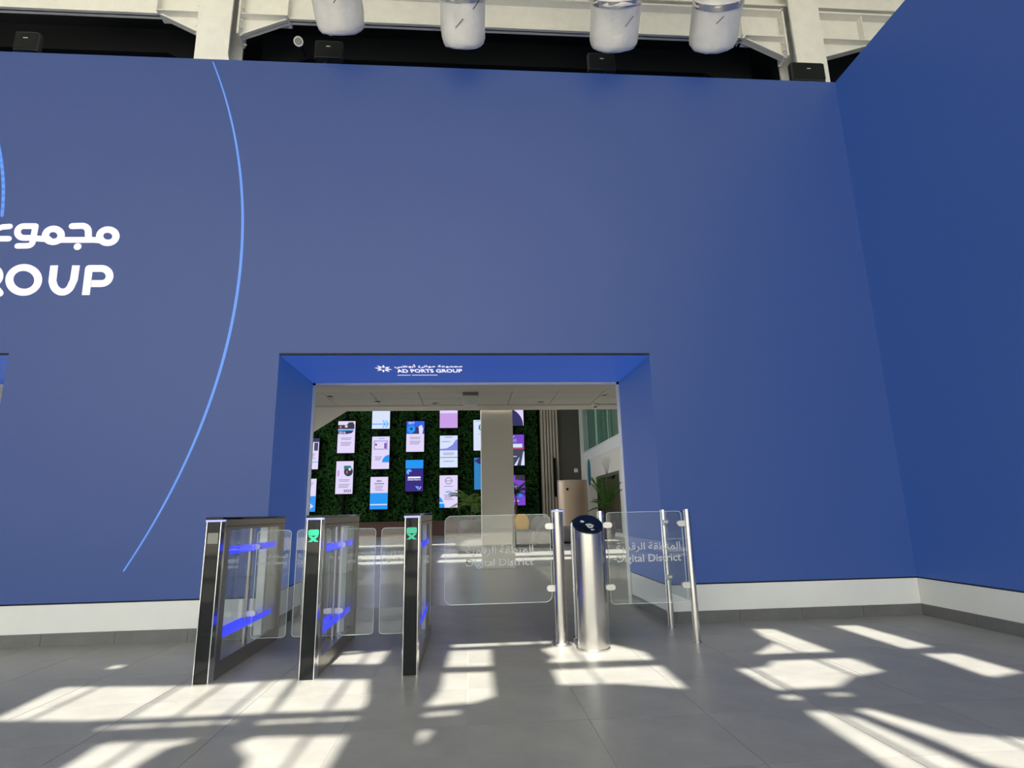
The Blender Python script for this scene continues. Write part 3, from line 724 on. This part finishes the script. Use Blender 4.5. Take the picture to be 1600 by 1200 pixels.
# ceiling fittings
def downlight(px, label, lit):
    p = atz(*px, ZC+.018 if px[1] > 611 else ZC)
    t = thing('downlight', label, 'ceiling light', p, 0, 'recessed downlights in the lobby ceiling')
    MB().lathe([(.075, -.004), (.075, 0), (.055, 0), (.055, -.004)], 20).build('rim', 'white', t)
    MB().lathe([(.054, -.003), (0, -.003)], 20).build('diffuser', 'lamp' if lit else 'badge', t)
    if not lit: return  # the unlit ones are added fittings
    li = bpy.data.lights.new('downlight_lamp', 'SPOT'); li.energy = 80; li.spot_size = math.radians(120); li.spot_blend = .7; li.shadow_soft_size = .05; li.color = (1, .9, .75)
    lo = bpy.data.objects.new('downlight_lamp', li); COL.objects.link(lo); lo.parent = t; lo.location = (0, 0, -.02)
for px in ((515, 619), (945, 617), (590, 627), (680, 630), (845, 628)): downlight(px, {515: 'round downlight nearest the opening jamb on the turnstile side', 945: 'round downlight by the smoke detector in the lobby ceiling'}.get(px[0], 'small unlit downlight added in the tiled middle of the lobby ceiling'), px[0] in (515, 945))
p = atz(735, 616, ZC); t = thing('ceiling_unit', 'small white box hanging from the lobby ceiling, dark on top', 'device', p)
MB().box(-.13, .13, -.1, .1, -.03, 0.02).build('mount', 'reader', t); MB().bbox(-.12, .12, -.09, .09, -.19, -.03, .015).build('housing', 'white', t)
p = atz(930, 632, ZC); t = thing('smoke_detector', 'small round smoke detector on the lobby ceiling', 'detector', p)
MB().lathe([(.07, .02), (.07, -.02), (.045, -.045), (0, -.045)], 20).build('body', 'white', t, 30); MB().lathe([(.03, -.044), (.03, -.055), (0, -.055)], 14).build('sensor', 'darkgrey', t)
# living wall
xg1 = aty(840.5, 720, YG).x; xg0 = -12.8
lw_ = thing('living_wall', 'tall living wall of dense dark green leaves behind the display screens', 'plant wall', ((xg0+xg1)/2, YG, 0))
MB().box(xg0-(xg0+xg1)/2, xg1-(xg0+xg1)/2, .05, .2, .5, 8).build('backing', 'soil', lw_)
rnd = np.random.default_rng(3); mb = MB(); cxg = (xg0+xg1)/2
vs, fs = [], []
for k in range(22000):
    x = rnd.uniform(xg0, xg1)-cxg; z = rnd.uniform(.55, 7.2); y = rnd.uniform(-.12, .05)
    s = rnd.uniform(.05, .11); a = rnd.uniform(0, 6.28); tl = rnd.uniform(-.9, .9); t2 = rnd.uniform(-.5, .9)
    dx = Vector((math.cos(a), math.sin(tl)*.6, math.sin(a))).normalized(); nn = Vector((0, -1, t2)).normalized(); dy = dx.cross(nn).normalized()
    c = Vector((x, y, z)); b = len(vs)
    vs += [tuple(c-dx*s), tuple(c+dy*s*.55-nn*.01), tuple(c+dx*s), tuple(c-dy*s*.55-nn*.01)]; fs.append((b, b+1, b+2, b+3))
lf = MB(); lf.v, lf.f = vs, fs
me = bpy.data.meshes.new('foliage'); me.from_pydata(vs, [], fs); link('foliage', me, 'leaf', lw_)['kind'] = 'stuff'
# timber bench / planter under it
t = thing('planter_bench', 'long brown timber planter running below the living wall', 'planter', (cxg, YG-.55, 0))
zpl = .66
MB().box(xg0-cxg, xg1-cxg-.02, -.3, .2, 0, zpl).build('box', 'brown', t); MB().box(xg0-cxg, xg1-cxg-.02, -.34, .2, zpl, zpl+.04).build('top_board', 'brown', t)
# display screens
for px, zz in ((485, 2.5), (538, 3.5), (594, 3.5), (647, 3.5), (700, 3.5), (755, 3.5), (804, 3.5)):
    xx = aty(px, 720, YG-.3).x-cxg; MB().box(xx-.05, xx+.05, -.26, .06, .72, 7.5).build('mounting_rail', 'black', lw_)
SY = YG-.35
SM = {}
def smat(rgb):
    if rgb not in SM: SM[rgb] = screen('screen_%d_%d_%d' % rgb, rgb, 1.)
    return SM[rgb]
WHT, PAL, NAV, CYA, BLU, LIL, GRY, PUR, TEA, DKG, MID, SKY = (214, 204, 238), (205, 215, 240), (40, 38, 92), (10, 140, 230), (35, 90, 215), (190, 150, 220), (150, 140, 175), (115, 65, 190), (20, 110, 120), (45, 45, 60), (120, 130, 210), (90, 170, 240)
def disp(x0, y0, x1, y1, bgc, items, label):
    a, b = Vector(aty(x0, y1, SY)), Vector(aty(x1, y0, SY)); w, h = b.x-a.x, b.z-a.z
    if w < .9: pass
    t = thing('display_screen', label, 'screen', ((a.x+b.x)/2, SY, a.z), 0, 'portrait screens on the living wall')
    MB().box(-w/2-.05, w/2+.05, .005, .09, -.05, h+.05).build('housing', 'black', t)
    MB().box(-w/2, w/2, 0, .005, 0, h).build('panel', smat(bgc), t)
    for k, it in enumerate(items):
        typ, rgb = it[0], it[1]; y = -.003-.0015*k
        mp = lambda u, v, q: ((u-.5)*w, y-q, (1-v)*h)
        if typ == 'r': x_, y_, X_, Y_ = it[2:]; MB().prism([(x_, y_), (X_, y_), (X_, Y_), (x_, Y_)], mp, .001).build('graphic', smat(rgb), t)
        elif typ == 'p': MB().prism(it[2], mp, .001).build('graphic', smat(rgb), t)
        elif typ == 'l':
            for (x_, X_, v) in it[2]: MB().prism([(x_, v), (X_, v), (X_, v+.022), (x_, v+.022)], mp, .001).build('text_line', smat(rgb), t)
        elif typ == 't':
            x_, X_, y_, Y_ = it[3:]; text('caption', it[2], smat(rgb), t, mp, x_, X_, Y_, y_, .02, .001)
def circ(cx, cy, r, a0, a1, asp=.56): return [(cx, cy)]+[(cx+r*math.cos(math.radians(a)), cy+r*asp*math.sin(math.radians(a))) for a in range(a0, a1+1, 10)]
ARROW = [(.0, .66), (.62, .66), (.62, .60), (.72, .60)]
def arrows(rgb, yv, xs=(.6, .78)):
    out = [('r', rgb, 0, yv-.02, .92, yv+.02)]
    for x in xs: out += [('p', rgb, [(x, yv-.13), (x+.07, yv-.13), (x+.2, yv), (x+.07, yv+.13), (x, yv+.13), (x+.12, yv)])]
    return out
HW = 28.6
LINES = lambda v0, n, x0=.18, x1=.82: [(x0+.03*(k % 2), x1-.05*(k % 3), v0+.045*k) for k in range(n)]
disp(470.5, 685, 499, 733.5, WHT, [('r', NAV, 0, 0, 1, .12), ('t', WHT, '2022', .1, .62, .02, .09), ('r', (190, 90, 100), .1, .14, .45, .42), ('r', (60, 50, 90), .72, .14, .95, .4), ('l', GRY, LINES(.5, 4)), ('r', CYA, 0, .76, 1, .78)], 'portrait screen showing 2022 over a red photograph, beside the opening jamb')
disp(466.5, 748, 494.7, 800, WHT, [('l', GRY, LINES(.12, 3)), ('r', CYA, 0, .53, 1, 1), ('r', WHT, .1, .82, .85, .85), ('p', WHT, [(.6, .75), (.68, .75), (.9, .835), (.68, .92), (.6, .92), (.78, .835)])], 'portrait screen with a white arrow on a blue lower half, beside the opening jamb')
disp(526.5, 658, 555.5, 708, WHT, [('p', DKG, [(0, .12), (.5, .12), (.62, .04), (.85, .03), (.95, .12), (.95, .25), (0, .25)]), ('r', (190, 120, 110), .1, .15, .2, .22), ('r', (200, 205, 220), .4, .13, .55, .2), ('r', SKY, 0, .26, .9, .3), ('p', NAV, [(0, .30), (.93, .30), (.8, .38), (.5, .41), (0, .41)]), ('t', WHT, '2016', .05, .45, .32, .40), ('l', GRY, LINES(.52, 2)+LINES(.66, 3))], 'portrait screen showing 2016 below a photograph of people')
disp(523.5, 720.5, 552.5, 772, WHT, [('p', DKG, circ(.72, .32, .26, 0, 360)), ('p', TEA, [(.45, .14), (.85, .14), (.9, .24), (.45, .24)]), ('r', (180, 110, 90), .6, .3, .68, .38), ('p', WHT, circ(.8, .25, .08, 0, 360)), ('r', LIL, .08, .28, .2, .46), ('l', GRY, LINES(.56, 2)+LINES(.70, 3)), ('t', NAV, '2023', .48, .92, .87, .95)], 'portrait screen showing 2023 below a round photograph')
disp(581, 625, 610, 670, PAL, [*arrows(SKY, .84, (.58, .75)), ('l', GRY, [(.2, .8, .2)])], 'portrait screen with two light blue chevrons, cut by the ceiling edge')
disp(580, 682, 609, 733, WHT, [('l', SKY, [(.35, .7, .05)]), ('r', NAV, .12, .13, .88, .40), ('r', WHT, .15, .145, .85, .385), ('r', NAV, .18, .22, .28, .28), ('r', PUR, .7, .2, .83, .37), ('l', GRY, LINES(.62, 3, .18, .6)), ('p', CYA, [(1., .57)]+[(1-.4*math.cos(math.radians(a)), .80-.23*math.sin(math.radians(a))) for a in range(90, -1, -15)]+[(1., .80)])], 'portrait screen with a framed box and a blue quarter circle')
disp(577.5, 745, 606.5, 796, WHT, [('t', NAV, '800+', .36, .66, .10, .16), ('l', NAV, [(.22, .78, .20)]), ('l', GRY, LINES(.27, 4, .25, .75)), ('r', CYA, 0, .5, 1, 1), ('r', PAL, .02, .84, .98, .875)], 'portrait screen with a plain blue lower half crossed by a white line')
disp(634.5, 658, 663, 706, WHT, [('r', BLU, 0, 0, 1, .42), ('t', WHT, '2017', .1, .45, .02, .10), ('p', NAV, [(.4, .2), (.95, .2), (.95, .42), (.3, .42)]), ('p', CYA, circ(.27, .26, .23, 0, 360)), ('p', NAV, circ(.27, .25, .08, 0, 360)), ('p', WHT, [(.68, .18), (.85, .12), (.95, .25), (.9, .42), (.72, .42)]), ('l', GRY, LINES(.52, 2)+LINES(.65, 3))], 'portrait screen with a blue disc and a person in white in its photograph')
disp(633, 718.5, 661.5, 768, (42, 25, 120), [('r', CYA, 0, 0, 1, .27), ('p', SKY, circ(.2, .38, .15, 90, 360)), ('t', (235, 235, 250), 'Digital District', .14, .86, .60, .67), ('r', (235, 235, 250), .14, .535, .86, .585), ('p', SKY, [(.55, .83), (.78, .85), (.7, .94)]), ('p', LIL, [(.72, .95), (.88, .84), (.92, .86), (.8, .96)])], 'dark purple portrait screen with white lettering and a blue band')
disp(687, 621, 715, 668.7, LIL, [('r', WHT, 0, 0, 1, .52)], 'portrait screen showing a plain lilac field, cut by the ceiling edge')
disp(687, 680.5, 715, 730.5, PAL, [('l', MID, [(.28, .72, .04)]), ('p', MID, [(0, .42), (.4, .40), (.7, .30), (.9, .14), (1, .12), (1, .47), (0, .47)]), ('l', GRY, [(.1, .6, .18)]+LINES(.54, 2)), ('r', TEA, 0, .68, 1, .70), ('l', GRY, [(.2, .8, .8)])], 'portrait screen with a pale blue wave shape')
disp(686.5, 742.5, 715, 793.5, WHT, [('p', GRY, circ(.5, .17, .2, 0, 360)), ('p', WHT, circ(.5, .17, .15, 0, 360)), ('l', GRY, [(.3, .75, .16), (.25, .75, .33)]), ('r', SKY, .34, .49, .66, .535), ('l', GRY, LINES(.6, 4, .25, .78)), ('p', CYA, [(0, .66), (.12, .72), (.26, .88), (.3, 1), (0, 1)]), ('r', PAL, 0, .83, .3, .87)], 'portrait screen with a line-drawn globe and a blue corner')
disp(740, 656, 768, 704, PAL, [('l', SKY, [(.1, .7, .03)]), ('p', TEA, circ(.5, .25, .22, 0, 360)), ('p', PAL, circ(.5, .25, .14, 0, 360)), ('l', GRY, [(.3, .8, .45)])], 'portrait screen with a green ring emblem, half hidden by the lobby column')
disp(741, 715, 769, 765, (40, 120, 180), [('p', NAV, [(0, .1), (.3, .0), (.6, .15), (.3, .2)])], 'portrait screen behind the palm fronds beside the lobby column')
disp(789, 620, 817, 665, WHT, [('p', NAV, [(0, 1)]+[(.85*math.sin(math.radians(a))*1.15, 1-.62*math.cos(math.radians(a))) for a in range(0, 91, 10)])], 'portrait screen with a dark quarter circle, beyond the lobby column')
disp(790, 679, 818.5, 727.5, (60, 62, 85), [('r', PUR, 0, 0, 1, .46), ('l', WHT, [(.1, .5, .05)]), ('r', MID, .1, .14, .6, .24), ('r', PAL, .3, .3, .9, .42), ('r', (190, 70, 80), 0, .44, 1, .47), ('p', PAL, [(.8, 1), (.95, .55), (1, .55), (1, 1)]), ('p', PAL, [(.45, 1), (.75, .72), (.6, 1)]), ('l', WHT, [(.4, .6, .7)])], 'portrait screen, purple above and dark grey below, beyond the lobby column')
disp(791, 742, 820, 790, PUR, [('p', DKG, [(.5, 0), (1, 0), (1, .2), (.5, .15)]), ('l', WHT, [(.1, .7, .36), (.1, .6, .41)]), ('r', CYA, .6, .62, .85, .72), ('r', WHT, .1, .84, .66, .87)], 'purple portrait screen with a small blue square, beyond the lobby column')

# palms in pots
def palm(px_base, Y, hgt, spread, m, label, nf=15, seed=1, pot=(.45, .6), stem=.5):
    p = aty(px_base, 800, Y); t = thing('potted_palm', label, 'plant', (p.x, Y, 0)); rg = random.Random(seed)
    r, h = pot
    MB().lathe([(r*.75, 0), (r, h*.35), (r, h*.8), (r*.9, h), (r*.8, h), (r*.8, h-.06), (0, h-.06)], 24).build('pot', 'pot', t, 30)
    MB().tube([(0, 0, h-.08), (.03, 0, h+stem*.5), (0, .02, h+stem)], [.09, .07, .05], 10).build('trunk', 'brown', t, 40)
    for k in range(nf):
        a = 2*math.pi*k/nf*1.618+rg.uniform(-.2, .2); el = rg.uniform(.15, 1.0); L = spread*rg.uniform(.8, 1.1)
        d = Vector((math.cos(a), math.sin(a), 0)); pts = []
        for i in range(9):
            q = i/8; pts.append(Vector((0, .0, h+stem*.9)) + d*(L*q*math.cos(el*.9)*(1+.1*q)) + Vector((0, 0, (hgt-h-stem)*math.sin(el)*1.25*q - L*.62*q*q)))
        fr = MB().tube(pts, [.016]*8+[.004], 5)
        for i in range(1, 9):
            for sd in (-1, 1):
                for jj in (0, .5):
                    q = pts[i-1].lerp(pts[i], jj); tg = (pts[i]-pts[i-1]).normalized(); sv = tg.cross(Vector((0, 0, 1))).normalized()*sd
                    ll = L*.30*(1-.55*abs(i/8-.35)); e = q+sv*ll*.8+tg*ll*.6+Vector((0, 0, -ll*.35)); w = tg*.022
                    mid = q.lerp(e, .5)+Vector((0, 0, .03)); fr.add([q, mid+w, e, mid-w], [(0, 1, 2, 3)])
        fr.build('frond', m, t)
    return t
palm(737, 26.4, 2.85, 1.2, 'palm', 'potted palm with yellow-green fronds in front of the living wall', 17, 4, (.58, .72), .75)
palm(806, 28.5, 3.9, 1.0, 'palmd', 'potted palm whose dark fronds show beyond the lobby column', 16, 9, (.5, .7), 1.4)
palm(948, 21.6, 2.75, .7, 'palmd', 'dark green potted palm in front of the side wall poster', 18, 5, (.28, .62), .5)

# slatted wall with a long black handle, grey panel, tan curved panel
x0, x1 = xg1+.16, aty(873.5, 720, 29.9).x
t = thing('slatted_door', 'pale vertical timber slat wall with a long black handle, ending the living wall', 'slat wall', ((x0+x1)/2, 29.9, 0))
w = x1-x0
MB().box(-w/2, w/2, .05, .3, 0, 8).build('backing', 'slatgap', t)
for i in range(6): xx = -w/2+.03+i*w/6; MB().bbox(xx, xx+w/6*.62, -.08-.02*(i % 2), .05, 0, 8, .01).build('slat', 'slat', t)
a, b = Vector(aty(866, 716, 29.7)), Vector(aty(869.5, 776, 29.7))
MB().bbox(a.x-(x0+x1)/2-.05, a.x-(x0+x1)/2+.06, -.25, -.1, b.z, a.z, .02).build('handle', 'black', t)
x2 = aty(906, 700, 30.2).x
struct(MB().box(x1+.005, x2, 30., 30.24, 0, 8.5), 'wall_lobby_grey', 'greypanel')
p = aty(900, 735, 29.98); tag(MB().bbox(p.x-.1, p.x+.1, 29.97, 30.0, p.z-.1, p.z+.1, .01).build('wall_switch', 'white'), 'small white switch plate on the grey wall panel', 'switch')
struct(MB().box(x2, WX+.1, 30.0, 30.24, 0, zs+2.2).box(x2-.02, x2+.28, 29.9, 30.0, 0, 8.5), 'wall_lobby_corner', 'white')
p = aty(899, 800, 27.); ct = aty(899, 751, 27.).z
t = thing('curved_partition', 'tall tan curved metal partition standing before the grey panel', 'partition', (p.x, 27.2, 0))
R_ = .72; o_, i_ = [], []
arcp = [(R_*math.sin(math.radians(a)), .35-R_*.55*math.cos(math.radians(a))) for a in range(-88, 89, 8)]
pr = arcp+[(x*.96, y+.05) for x, y in reversed(arcp)]
MB().prism(pr, lambda u, v, w: (u, v, w), ct).build('shell', 'tan', t, 40)
MB().prism([(x*1.01, y-.004) for x, y in arcp]+[(x*.95, y+.06) for x, y in reversed(arcp)], lambda u, v, w: (u, v, ct+w), .05).build('top_edge', 'slat', t, 40)
MB().tube([(-.3, -.05, ct-.38), (-.3, -.02, ct-.38)], .06, 12).build('knob', 'black', t)
# things on the side wall
p = side((921, 738)); tag(MB().prism([(p.y+.32*math.cos(a*.3), p.z+.66*math.sin(a*.3)) for a in range(21)], lambda u, v, w: (WX-.03+w, u, v), .03).build('wall_sign', 'teal'), 'teal oval sign on the side wall of the lobby', 'sign')
a, b, c, d = side((933, 745)), side((967, 735)), side((967, 832)), side((933, 826))
t = thing('shop_window', 'dark framed window in the side wall behind the potted palm', 'window', (WX, (a.y+b.y)/2, 0)); yc = (a.y+b.y)/2
hh = (a.z+b.z)/2
MB().box(-.04, .0, b.y-yc, a.y-yc, .15, hh).build('frame', 'greypanel', t)
MB().box(-.05, -.04, b.y-yc+.12, (a.y-b.y)*.0-.06, .3, hh-.15).build('pane', 'blackglass', t)
MB().box(-.05, -.04, .06, a.y-yc-.12, .3, hh-.15).build('pane', 'blackglass', t)
mu = MB(); q = side((946, 728))
for k in range(5):
    an = -.9+.45*k; mu.ribbon([(q.y-.2, q.z-.5), (q.y-.2+.5*math.sin(an), q.z-.2+.25*math.cos(an)), (q.y-.2+.9*math.sin(an), q.z+.35*math.cos(an))], .045, lambda u, v, w: (WX-.006+w, u, v), .004, 6)
mu.build('mural', 'mural', sidewall)

# lounge seats
def pouf_mesh(rx, ry, h, e=.12, n=28, ex=3.2):
    rs = []
    for q, z in ((.9, 0), (.98, .05), (1, h*.35), (1, h-e), (.97, h-e*.45), (.9, h-.01), (.6, h), (.05, h)):
        rs.append([(q*rx*math.copysign(abs(math.cos(2*math.pi*i/n))**(2/ex), math.cos(2*math.pi*i/n)), q*ry*math.copysign(abs(math.sin(2*math.pi*i/n))**(2/ex), math.sin(2*math.pi*i/n)), z+.04) for i in range(n)])
    return MB().rings(rs)
SYD = 17.4
def seat(px0, px1, Y, h, m, label, ry=.45, name='lounge_sofa'):
    a, b = aty(px0, 850, Y), aty(px1, 850, Y)
    t = thing(name, label, 'seat', ((a.x+b.x)/2, Y+ry, 0)); rx = (b.x-a.x)/2
    pouf_mesh(rx, ry, h).build('cushion', m, t, 60)
    MB().box(-rx*.85, rx*.85, -ry*.85, ry*.85, 0, .045).build('base', 'black', t); return t, rx
s1, rx = seat(798, 838, 18.05, .46, 'sofa', 'grey upholstered bench seat carrying a yellow backrest, beyond the lobby column', .5)
def backrest(t, poly, y, d, m, name='backrest'):
    bm = bmesh.new(); vs = [bm.verts.new((u, y, v)) for u, v in poly]; f = bm.faces.new(vs)
    r = bmesh.ops.extrude_face_region(bm, geom=[f])
    for v in [g for g in r['geom'] if isinstance(g, bmesh.types.BMVert)]: v.co.y += d
    bmesh.ops.bevel(bm, geom=bm.edges[:], offset=.05, segments=3, affect='EDGES'); bmesh.ops.recalc_face_normals(bm, faces=bm.faces[:])
    me = bpy.data.meshes.new(name); bm.to_mesh(me); bm.free(); return link(name, me, m, t, 50)
def loc(t, px, Y): p = aty(*px, Y); return (p.x-t.location.x, p.z)
backrest(s1, [loc(s1, q, 18.3) for q in ((808, 830), (804.3, 815), (808.5, 803), (824, 803), (829, 815), (827, 830))], .05, .18, 'yellow')
backrest(s1, [loc(s1, q, 18.5) for q in ((831, 830), (832, 812), (838, 806), (846, 806), (852, 810), (854, 830))], .1, .2, 'sofa2')
s2, rx = seat(834, 872, 16.95, .42, 'sofa2', 'warm grey lounge chair with a tall sloping side, beside the yellow backrest', .5, 'lounge_chair')
backrest(s2, [loc(s2, q, 16.95) for q in ((836, 852), (834, 838), (840, 824), (850, 809), (862, 806), (873, 810), (874, 852))], -.48, .2, 'sofa2', 'side_panel')
seat(711, 775, 15.5, .40, 'sofa', 'low rounded grey bench partly hidden behind the lobby column', .5, 'lounge_bench')
seat(880, 905, 19.2, .50, 'sofa2', 'pale grey lounge seat half hidden behind the reader post', .5, 'lounge_chair')
